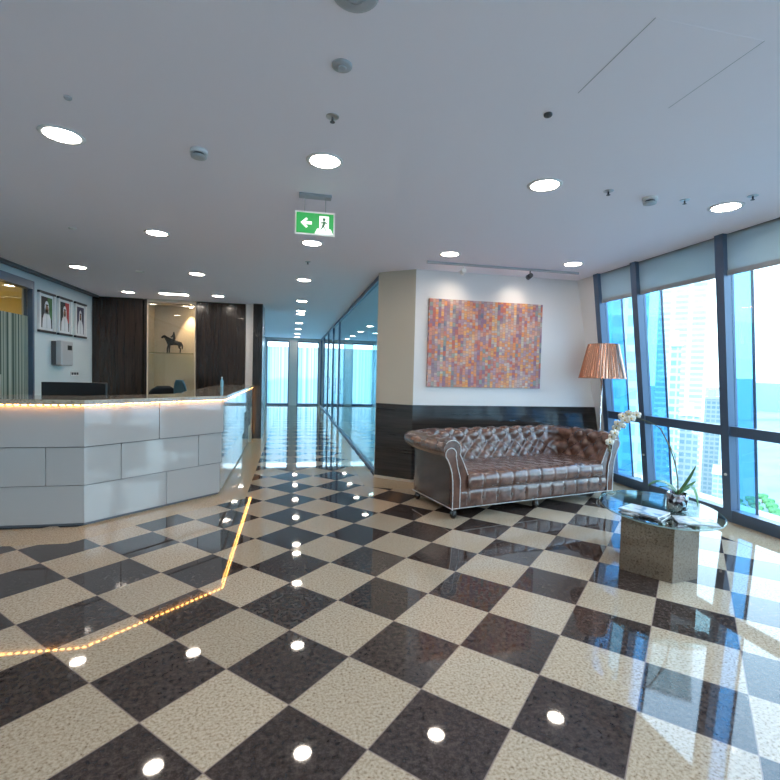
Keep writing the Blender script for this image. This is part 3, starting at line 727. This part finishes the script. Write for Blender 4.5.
# arm front scroll panels
def scroll(sgn, xe):
    X = lambda o: xe-sgn*o
    arc = lambda c, r, a0, a1, n: [(c[0]+r*math.cos(math.radians(a0+(a1-a0)*i/n)), c[1]+r*math.sin(math.radians(a0+(a1-a0)*i/n))) for i in range(n+1)]
    # leather covered front of the arm, then the narrower scroll panel on it
    pad = [(.195,.105),(.195,.42),(.212,.55)]+arc(RC,RR+.004,-58,205,18)+[(.095,.62),(.055,.54),(.02,.46),(-.005,.40),(-.008,.30),(-.008,.11)]
    out = [(.195,.105),(.195,.30),(.200,.40),(.212,.48),(.236,.55)]+arc((.228,.662),.062,-55,200,16)+[(.160,.60),(.150,.54),(.125,.46),(.110,.40),(.110,.105)]
    for nm_, ol, ya, yb_ in (('arm_front', pad, -.002, .06), ('arm_scroll_panel', out, -.016, .02)):
        n = len(ol); v = [(X(o), ya, z) for o, z in ol]+[(X(o), yb_, z) for o, z in ol]
        fs = [tuple(range(n)), tuple(range(2*n-1,n-1,-1))]+[(i,n+i,n+(i+1)%n,(i+1)%n) for i in range(n)]
        MB().add(v, fs).build(nm_, M['leather'], sofa, .006 if nm_ == 'arm_front' else .003)
    # nailheads along the outlines
    nm = MB()
    def nails(pts, y):
        acc = 0; last = pts[0]
        d = [Vector((X(o), y, z)) for o, z in pts]; step = .0135; carry = 0
        for a, b in zip(d, d[1:]):
            L = (b-a).length; s = carry
            while s < L: nm.sphere(tuple(a+(b-a)*(s/L)), .0062, 6); s += step
            carry = s-L
    nails(out, -.017); nm.build('nailhead_trim', M['nail'], sofa)
    nm.v = []; nm.f = []; nm.m = []; nm.sm = []; nails(pad[10:-1], -.004); nm.build('nailhead_trim', M['nail'], sofa)
M['nail'] = mat('nickel_nailheads', (.75,.73,.72), .3, .9)
scroll(1, x0); scroll(-1, x1)
# nail row around base
nm = MB(); bp = [(0,-.004),(SLn,-.004)]
def row(a, b, z):
    L = math.hypot(b[0]-a[0], b[1]-a[1]); n = int(L/.0135)
    for i in range(n+1): f = i/n; nm.sphere((a[0]+(b[0]-a[0])*f, a[1]+(b[1]-a[1])*f, z), .006, 6)
row((0.0,-.014),(SLn,-.014),.115); row((-.003,0),(-.003,SD-.1),.115); row((SLn+.003,0),(SLn+.003,SD-.1),.115)
nm.build('nailhead_base_row', M['nail'], sofa)
# base frame
MB().box(.02,SLn-.02,.02,SD-.12,.10,.30).build('base_frame', M['leather_d'], sofa)
# front rail with one row of tufts
mb = MB(); nx_, nz_ = 150, 12; g = []
for i in range(nx_+1):
    x = .085+(SLn-.17)*i/nx_; r_ = []
    for j in range(nz_+1):
        f = j/nz_; z = .112+.178*f; s_ = x-.085
        bulge = .022*math.sin(PI*f)**.5
        p_ = (SLn-.40)/10; s_ = x-.20; d = abs(((s_/p_)+.5) % 1-.5); cr = .020*math.exp(-(d*p_/.010)**2)*(.5+.8*math.exp(-((f-.5)/.25)**2))
        r_.append((x, .010-bulge+cr, z))
    g.append(r_)
mb.loft(g, 0, closed=False, caps=False)
mb.build('front_rail', M['leather'], sofa)
bt = MB()
for i in range(0,11): bt.sphere((.20+(SLn-.40)*i/10, .004, .20), .013, 8)
bt.build('rail_buttons', M['leather_d'], sofa)
# tufted bench seat
mb = MB(); g = []; sx0, sx1 = TA-.02, SLn-TA+.02; NX_ = 150
PX_ = (sx1-sx0)/10
sprof = [(-.012,.300),(-.030,.315),(-.038,.35),(-.038,.39),(-.028,.43),(.0,.452),(.04,.462)]+[(.04+.60*q/20, .462+.012*math.sin(PI*q/20)) for q in range(1,21)]
for i in range(NX_+1):
    x = sx0+(sx1-sx0)*i/NX_; r_ = []
    for y, z in sprof:
        s_ = x-sx0
        if y > .0:
            u = puff(s_*2, y, PX_, .12); dz = .017*u-.008; r_.append((x, y, z+dz))
        else:
            d = abs(((s_/PX_)+.5) % 1-.5); cr = .012*math.exp(-(d*PX_/.012)**2); r_.append((x, y+cr, z-(.008 if y > -.02 and z > .4 else 0)))
    g.append(r_)
mb.loft(g, 0, closed=False, caps=False)
mb.box(sx0,sx1,-.005,.68,.29,.43)
mb.build('seat_cushion', M['leather'], sofa)
bt = MB()
for r in range(1,6):
    for c in range(1,20):
        if (c+r) % 2: continue
        bt.sphere((sx0+c*PX_/2, r*.12, .452), .010, 8)
bt.build('seat_buttons', M['leather_d'], sofa)
for x, y in ((.06,.05),(SLn/2,.05),(SLn-.06,.05),(.06,SD-.10),(SLn-.06,SD-.10)):
    MB().lathe([(.020,0),(.032,.02),(.036,.045),(.028,.07),(.022,.08),(.034,.10)], (x,y,0), 18).build('bun_foot', M['bunwood'], sofa)

# ------------------------------------------------------------------ floor lamp
t = thing('floor_lamp', 'floor lamp with pleated copper coloured shade between the sofa and the window', 'floor lamp', (3.945,5.36,0))
MB().lathe([(.001,.0),(.14,.0),(.145,.008),(.14,.016),(.03,.022),(.012,.05)], n=40).build('base', M['chrome'], t)
MB().tube([(0,0,.02),(0,0,1.70)], .0095, 12).build('pole', M['chrome'], t)
cop = mat('copper_film', (.58,.30,.20), .25, .85)
sh = MB(); rings = []; n = 96
for r, z in ((.285,1.445),(.278,1.465),(.184,1.875),(.18,1.89)):
    rings.append([((r+(.004 if i%2 else -.004))*math.cos(2*PI*i/n), (r+(.004 if i%2 else -.004))*math.sin(2*PI*i/n), z) for i in range(n)])
sh.loft(rings, 0, True, False, False)
o = sh.build('lamp_shade', cop, t); sd = o.modifiers.new('solid','SOLIDIFY'); sd.thickness = .003
MB().lathe([(.03,1.66),(.035,1.70),(.03,1.76),(.01,1.78)], n=20).build('bulb', mat('lamp_bulb_glass', (.85,.82,.75), .3), t)
MB().tube([(0,0,1.78),(.0,0,1.84)], .006).tube([(-.19,0,1.84),(.19,0,1.84)], .004).tube([(0,-.19,1.84),(0,.19,1.84)], .004).build('shade_carrier', M['chrome'], t)

# ------------------------------------------------------------------ coffee table
TC = Vector((2.90,3.18)); ux = Vector((.425,.905)); vx = Vector((-.905,.425))
t = thing('coffee_table', 'low oval glass coffee table on a speckled brown granite block', 'coffee table', (TC.x,TC.y,0))
hexp = [(2.456,3.047),(2.663,2.761),(2.914,2.800)]; hexp = hexp+[(2*TC.x-a, 2*TC.y-b) for a, b in hexp]
MB().prism([(a-TC.x,b-TC.y) for a, b in hexp], 0, .408).build('stone_base', M['block'], t, .003)
gp = []; n = 72
for i in range(n):
    a = 2*PI*i/n; p_ = ux*(.555*math.cos(a))+vx*(.43*math.sin(a)); gp.append((p_.x, p_.y))
g2 = [(x*.992, y*.992) for x, y in gp]
mb = MB(); mb.loft([[(x,y,.409) for x,y in g2],[(x,y,.412) for x,y in gp],[(x,y,.419) for x,y in gp],[(x,y,.422) for x,y in g2]], 0, True, True, False)
mb.build('glass_top', M['glass_top'], t)
mb = MB(); mb.loft([[(x*1.002,y*1.002,.411) for x,y in gp],[(x*1.004,y*1.004,.4155) for x,y in gp],[(x*1.002,y*1.002,.420) for x,y in gp]], 0, True, False, False)
mb.build('glass_edge', mat('glass_edge', (.30,.42,.42), .15), t)
# magazines
def magazine(x, y, rz, w, l, th, z, cm, label):
    t = thing('magazine', label, 'magazine', (x,y,z), rz, 'magazines on the coffee table')
    MB().box(-w/2+.003,w/2-.002,-l/2+.002,l/2-.002,.001,th-.001).build('pages', M['white'], t)
    MB().box(-w/2,w/2,-l/2,l/2,th-.001,th).box(-w/2,w/2,-l/2,l/2,0,.001).box(-w/2,-w/2+.002,-l/2,l/2,0,th).build('cover', cm, t)
def covermat(name, c0, c1, sc):
    m = mat(name, rough=.18, spec=.6); k = N(m); k.l(k.ramp(k.noise(k.coord(), sc, 2), [(.40,c0),(.5,c1),(.62,(.75,.78,.8))], False), k.b.inputs['Base Color']); return m
zt = .4225
magazine(2.635,3.02,.55,.23,.30,.010,zt,covermat('cover_black',(.01,.01,.012),(.03,.03,.04),6),'dark covered magazine at the bottom of the stack on the table')
magazine(2.655,3.05,.45,.22,.29,.012,zt+.0105,covermat('cover_pale',(.30,.42,.55),(.70,.76,.80),9),'pale blue and white magazine on top of the stack')
magazine(2.885,2.81,1.05,.19,.26,.008,zt,covermat('cover_grey',(.35,.42,.48),(.62,.66,.70),14),'light grey magazine lying nearest the front rim of the table')
# orchid
POT = Vector((2.985,3.085,zt))
t = thing('potted_orchid', 'white orchid with arching stem in a silvery pot on the glass table', 'orchid', POT)
pm = mat('mosaic_pot', rough=.12, metal=.8); k = N(pm); vo = k.n('ShaderNodeTexVoronoi'); vo.inputs['Scale'].default_value = 32; k.l(k.coord(), vo.inputs['Vector'])
k.l(k.ramp(k.n('ShaderNodeSeparateColor', i_0=vo.outputs['Color']).outputs[0], [(.0,(.06,.05,.06)),(.16,(.40,.34,.38)),(.5,(.75,.78,.80)),(.8,(.45,.55,.62))], True), k.b.inputs['Base Color'])
MB().lathe([(.066,0),(.072,.005),(.076,.128),(.074,.137),(.067,.137),(.065,.11),(.001,.11)], n=32).build('pot', pm, t)
MB().lathe([(.001,.124),(.064,.118)], n=20).build('bark', mat('bark_mulch', (.10,.06,.03), .9), t)
vd = Vector((POT.x, POT.y, 0)).normalized(); rt = Vector((vd.y,-vd.x,0))       # away from and right of the sofa-facing side
def P3(r, z, d=0): p_ = rt*r+vd*d; return (p_.x, p_.y, z)
lf = mat('orchid_leaf', (.06,.22,.06), .3, spec=.5)
def leaf(pts, w):
    mb = MB(); rings = []; n = len(pts)
    for i, p_ in enumerate(pts):
        p_ = Vector(p_); tt = (Vector(pts[min(i+1,n-1)])-Vector(pts[max(i-1,0)])).normalized(); sd = tt.cross(Vector((0,0,1)))
        sd = sd.normalized() if sd.length > .05 else vd.copy()
        up = sd.cross(tt); f = i/(n-1); ww = w*(math.sin(PI*min(1,.12+f*.88))**.6 if f < 1 else .05)
        rings.append([tuple(p_+sd*ww*c+up*(.22*ww*abs(c)+e_)) for c, e_ in ((-1,0),(-.5,.001),(0,.002),(.5,.001),(1,0),(.5,-.002),(0,-.002),(-.5,-.002))])
    mb.loft(rings, 0, True, True, True); return mb.build('leaf', lf, t)
def bez(a, b, c, n=9):
    a, b, c = Vector(a), Vector(b), Vector(c); return [tuple(a*(1-s)**2+b*2*s*(1-s)+c*s*s) for s in [i/n for i in range(n+1)]]
leaf(bez(P3(0,.125), P3(-.10,.26,.02), P3(-.205,.165,-.02)), .048)
leaf(bez(P3(0,.125), P3(.07,.21,.03), P3(.115,.36,.05)), .027)
leaf(bez(P3(.01,.125), P3(.11,.31,-.03), P3(.135,.06,-.06)), .020)
leaf(bez(P3(0,.125), P3(-.08,.19,.07), P3(-.14,.13,.12)), .026)
leaf(bez(P3(0,.125), P3(.06,.16,.10), P3(.12,.22,.15)), .022)
st = bez(P3(0,.12), P3(.01,.38), P3(-.14,.637),10)+bez(P3(-.14,.637), P3(-.20,.68), P3(-.31,.705),6)[1:]+bez(P3(-.31,.705), P3(-.46,.72), P3(-.505,.46),8)[1:]
MB().tube(st, [.0045]*11+[.0035]*(len(st)-11), 8).build('stem', mat('orchid_stem', (.10,.13,.07), .5), t)
MB().tube([P3(.010,.11),P3(-.03,.43),P3(-.135,.635)], .003, 6).build('support_stick', mat('stick_wood', (.20,.13,.07), .6), t)
pet = mat('orchid_petal', (.86,.84,.76), .5); cen = mat('orchid_centre', (.65,.45,.12), .5)
def flower(c, face, s):
    c = Vector(c); f = Vector(face).normalized(); a = f.cross(Vector((0,0,1))).normalized(); b = a.cross(f)
    mb = MB()
    for k_i, (ang, L_, w_) in enumerate(((90,1,.42),(210,1,.42),(330,1,.42),(20,1.05,.62),(160,1.05,.62))):
        an = math.radians(ang); d = a*math.cos(an)+b*math.sin(an); sd = f.cross(d)
        rings = []
        for i in range(6):
            q = i/5; wq = w_*s*math.sin(PI*(.12+.80*q))**.8; cpt = c+d*(s*L_*q)+f*(s*.18*math.sin(PI*q))
            rings.append([tuple(cpt+sd*wq), tuple(cpt+f*.0015), tuple(cpt-sd*wq), tuple(cpt-f*.0015)])
        mb.loft(rings, 0, True, True, True)
    o = mb.build('flower', pet, t)
    m2 = MB().sphere(tuple(c+f*s*.2), s*.22, 8); m2.build('flower_centre', cen, o)
fl_pts = [P3(-.31,.73,0),P3(-.345,.70,-.03),P3(-.365,.735,.02),P3(-.39,.68,-.02),P3(-.415,.71,.02),P3(-.44,.65,-.03),P3(-.455,.61,.02),P3(-.465,.57,-.02),P3(-.485,.53,.01),P3(-.42,.63,.03),P3(-.50,.49,-.01)]
for i, c in enumerate(fl_pts): flower(c, tuple(-vd+rt*(.5*math.sin(i*2.1))+Vector((0,0,.3*math.cos(i*1.7)))), .035)
for c in (P3(-.505,.445,0), P3(-.50,.415,.01)): MB().sphere(c, .013, 8, sc=(1,1,1.3)).build('bud', mat('orchid_bud', (.16,.14,.08), .5), t)

# ------------------------------------------------------------------ outside
GZ = -90.0
gm = mat('city_ground', rough=.9); k = N(gm); v = k.n('ShaderNodeTexVoronoi'); v.inputs['Scale'].default_value = .012; k.l(k.coord(), v.inputs['Vector'])
k.l(k.mix(k.noise(k.coord(), .02, 3), (.10,.19,.24), (.22,.28,.29)), k.b.inputs['Base Color'])
struct(MB().box(-200,9000,-6000,6000,GZ-2,GZ).build('ground', gm), 'pale city ground far below the windows')
tag(MB().box(950,9000,-6000,700,GZ,GZ+.5).build('sea', mat('sea_water', (.05,.20,.32), .25)), 'blue water beyond the city at the horizon', 'sea')
def bmat(name, wall, win, sx, sz, rough=.4):
    m = mat(name, rough=rough); k = N(m); sp = k.n('ShaderNodeSeparateXYZ'); k.l(k.coord(), sp.inputs[0])
    h = k.math('ADD', sp.outputs[0], sp.outputs[1])
    fa = k.math('FRACT', k.math('DIVIDE', h, sx)); fb = k.math('FRACT', k.math('DIVIDE', k.math('ADD', sp.outputs[2], 500), sz))
    w = k.math('MULTIPLY', k.math('GREATER_THAN', fa, .25), k.math('GREATER_THAN', fb, .38))
    cb = k.n('ShaderNodeCombineXYZ'); k.l(k.math('FLOOR', k.math('DIVIDE', h, sx)), cb.inputs[0]); k.l(k.math('FLOOR', k.math('DIVIDE', sp.outputs[2], sz)), cb.inputs[1])
    wn = k.n('ShaderNodeTexWhiteNoise', noise_dimensions='2D'); k.l(cb.outputs[0], wn.inputs['Vector'])
    wc = k.mix(k.math('MULTIPLY', wn.outputs['Value'], .7), win, tuple(.5*a+.5*b for a, b in zip(wall, win)))
    k.l(k.mix(w, wall, wc), k.b.inputs['Base Color']); return m
bw = bmat('tower_white', (.40,.46,.47), (.20,.29,.33), 7, 2.6)  # outdoor haze is mixed into these facade colours as a pale tint
bb = bmat('tower_blue', (.20,.38,.48), (.10,.26,.37), 2.0, 2.6, .15)
bt_ = bmat('tower_teal', (.30,.42,.44), (.10,.22,.27), 2.0, 2.4)
bs = bmat('block_sand', (.36,.38,.37), (.16,.25,.29), 2.2, 2.4)
bg = bmat('block_grey', (.28,.36,.39), (.12,.22,.27), 2.0, 2.2)
def tower(x_px_ang0, x_px_ang1, dist, top_z, m, label, crown=True, depth=None):
    a0, a1 = math.radians(x_px_ang0), math.radians(x_px_ang1); am = (a0+a1)/2
    w = dist*(a0-a1); d = depth or w
    c = (dist*math.cos(am)+d/2*math.cos(am), dist*math.sin(am)+d/2*math.sin(am), GZ)
    t = thing('tower_building', label, 'building', c, am)
    h = top_z-GZ
    MB().box(-d/2,d/2,-w/2,w/2,0,h).build('facade', m, t)
    MB().box(-d/2-.4,d/2+.4,-w/2-.4,w/2+.4,h,h+1.2).build('roof_parapet', M['lgrey'], t)
    if crown: MB().box(-d/5,d/5,-w/5,w/5,h+1.2,h+5).build('plant_room', M['lgrey'], t)
tower(62,49.3,75,140,bb,'tall blue glass tower outside the narrow window beside the floor lamp')
tower(48.45,43.95,260,150,bw,'tall white tower with horizontal window bands in the middle window')
tower(47.1,46.2,170,12,bt_,'slender teal tower in front of the tall white tower')
tower(46.0,44.4,210,-12,bs,'sand coloured block in front of the foot of the white tower')
tower(48.6,46.9,200,-14,bg,'grey block at the lower left of the middle window')
tower(44.2,42.6,300,-8,bs,'pale block right of the white tower, low in the middle window')
tower(43.0,41.0,240,-38,bg,'low grey block just left of the nearest glass fin',depth=20)
tower(47.6,45.6,140,-42,bg,'low grey block with window rows directly behind the orchid',depth=18)
tower(45.3,43.2,150,-36,bw,'white mid-rise block right of the orchid pot',depth=18)
tower(50.0,47.9,130,-34,bs,'sand coloured mid-rise left of the orchid stem',depth=18)
tower(40.2,37.0,1900,0,bb,'hazy blue row of distant buildings on the horizon right',False,60)
tower(37.0,33.0,1500,2,bb,'hazy blue distant buildings beyond the right photo edge',False,60)
tower(41.8,40.2,1400,8,bt_,'hazy distant tower behind the nearest glass fin',False)
tower(30,26,300,40,bw,'white tower outside beyond the right photo edge')
tower(74,68,220,60,bw,'white tower outside hidden behind the sofa wall')
def road(pts, w, label):
    mb = MB(); rings = []
    for i, p_ in enumerate(pts):
        a = Vector(pts[max(0,i-1)]); b = Vector(pts[min(len(pts)-1,i+1)]); d = (b-a).normalized(); n = Vector((-d.y, d.x))
        q = Vector(p_); rings.append([(q.x+n.x*w,q.y+n.y*w,GZ+.05),(q.x-n.x*w,q.y-n.y*w,GZ+.05),(q.x-n.x*w,q.y-n.y*w,GZ+.9),(q.x+n.x*w,q.y+n.y*w,GZ+.9)])
    mb.loft(rings, 0, True, True, False); tag(mb.build('road', M['road']), label, 'road')
M['road'] = mat('pale_concrete', (.78,.78,.76), .8)
road([(x, .92*x-150+60*math.sin(x/140)) for x in range(420,900,25)], 9, 'pale curving highway far below the nearest window')
road([(x, .50*x-60+30*math.sin(x/100+2)) for x in range(250,900,25)], 8, 'second pale highway crossing behind the curving one')
# trees below
tm = mat('tree_leaf', (.05,.20,.07), .8); trk = mat('tree_bark', (.12,.08,.05), .9)
tc = thing('street_tree', 'green tree crown in the park far below the nearest window', 'tree', (360,280,GZ), 0, 'trees in the park far below the nearest window')
mb = MB()
for i in range(9):
    a = i*2.4; rr = 2.6 if i else 0; mb.sphere((.75*rr*math.cos(a), .75*rr*math.sin(a), 5+1.0*math.sin(i*1.7)), 1.9, 10, sc=(1,1,.8))
mb.build('crown', tm, tc); MB().tube([(0,0,0),(0,0,5)], .4).build('trunk', trk, tc)
for i in range(15):
    an = math.radians(36.4+1.35*(i%4)+.25*(i//4)); d = 390+15*(i//4)
    dup(tc, (d*math.cos(an), d*math.sin(an), GZ))
tc.location = (450*math.cos(math.radians(39)), 450*math.sin(math.radians(39)), GZ)

# ------------------------------------------------------------------ light and camera
w = bpy.data.worlds.new('sky'); bpy.context.scene.world = w; w.use_nodes = True; t = w.node_tree; bg_ = t.nodes['Background']
tc_ = t.nodes.new('ShaderNodeTexCoord'); sp = t.nodes.new('ShaderNodeSeparateXYZ'); rp = t.nodes.new('ShaderNodeValToRGB')
t.links.new(tc_.outputs['Generated'], sp.inputs[0]); t.links.new(sp.outputs[2], rp.inputs[0]); t.links.new(rp.outputs[0], bg_.inputs[0])
e = rp.color_ramp.elements; e[0].position = 0; e[0].color = (.84,.94,1,1); e[1].position = .6; e[1].color = (.62,.78,1,1)
q = e.new(.12); q.color = (.84,.95,1,1)
bg_.inputs[1].default_value = 3.3
sun = bpy.data.lights.new('sun','SUN'); sun.energy = 4.5; sun.angle = .01; sun.color = (1,.97,.92)
so = bpy.data.objects.new('sun', sun); col.objects.link(so); so.rotation_euler = Vector((.85,.0,-.5)).to_track_quat('-Z','Y').to_euler()

cam = bpy.data.cameras.new('camera'); co = bpy.data.objects.new('camera', cam); col.objects.link(co)
cam.sensor_width = 36; cam.sensor_fit = 'HORIZONTAL'; cam.lens = 465.364*36/780; cam.clip_end = 20000; cam.clip_start = .05
heading = math.radians(78.08475437); pitch = -.0358388784; roll = .0246818188
d = Vector((math.cos(heading)*math.cos(pitch), math.sin(heading)*math.cos(pitch), math.sin(pitch)))
quat = d.to_track_quat('-Z','Y')
co.location = (0,0,1.44355); co.rotation_euler = (quat @ Matrix.Rotation(roll,4,'Z').to_quaternion()).to_euler()
sc = bpy.context.scene; sc.camera = co
sc.view_settings.view_transform = 'Standard'; sc.view_settings.look = 'None'; sc.view_settings.exposure = 1.0; sc.view_settings.gamma = 1; sc.view_settings.use_curve_mapping = False
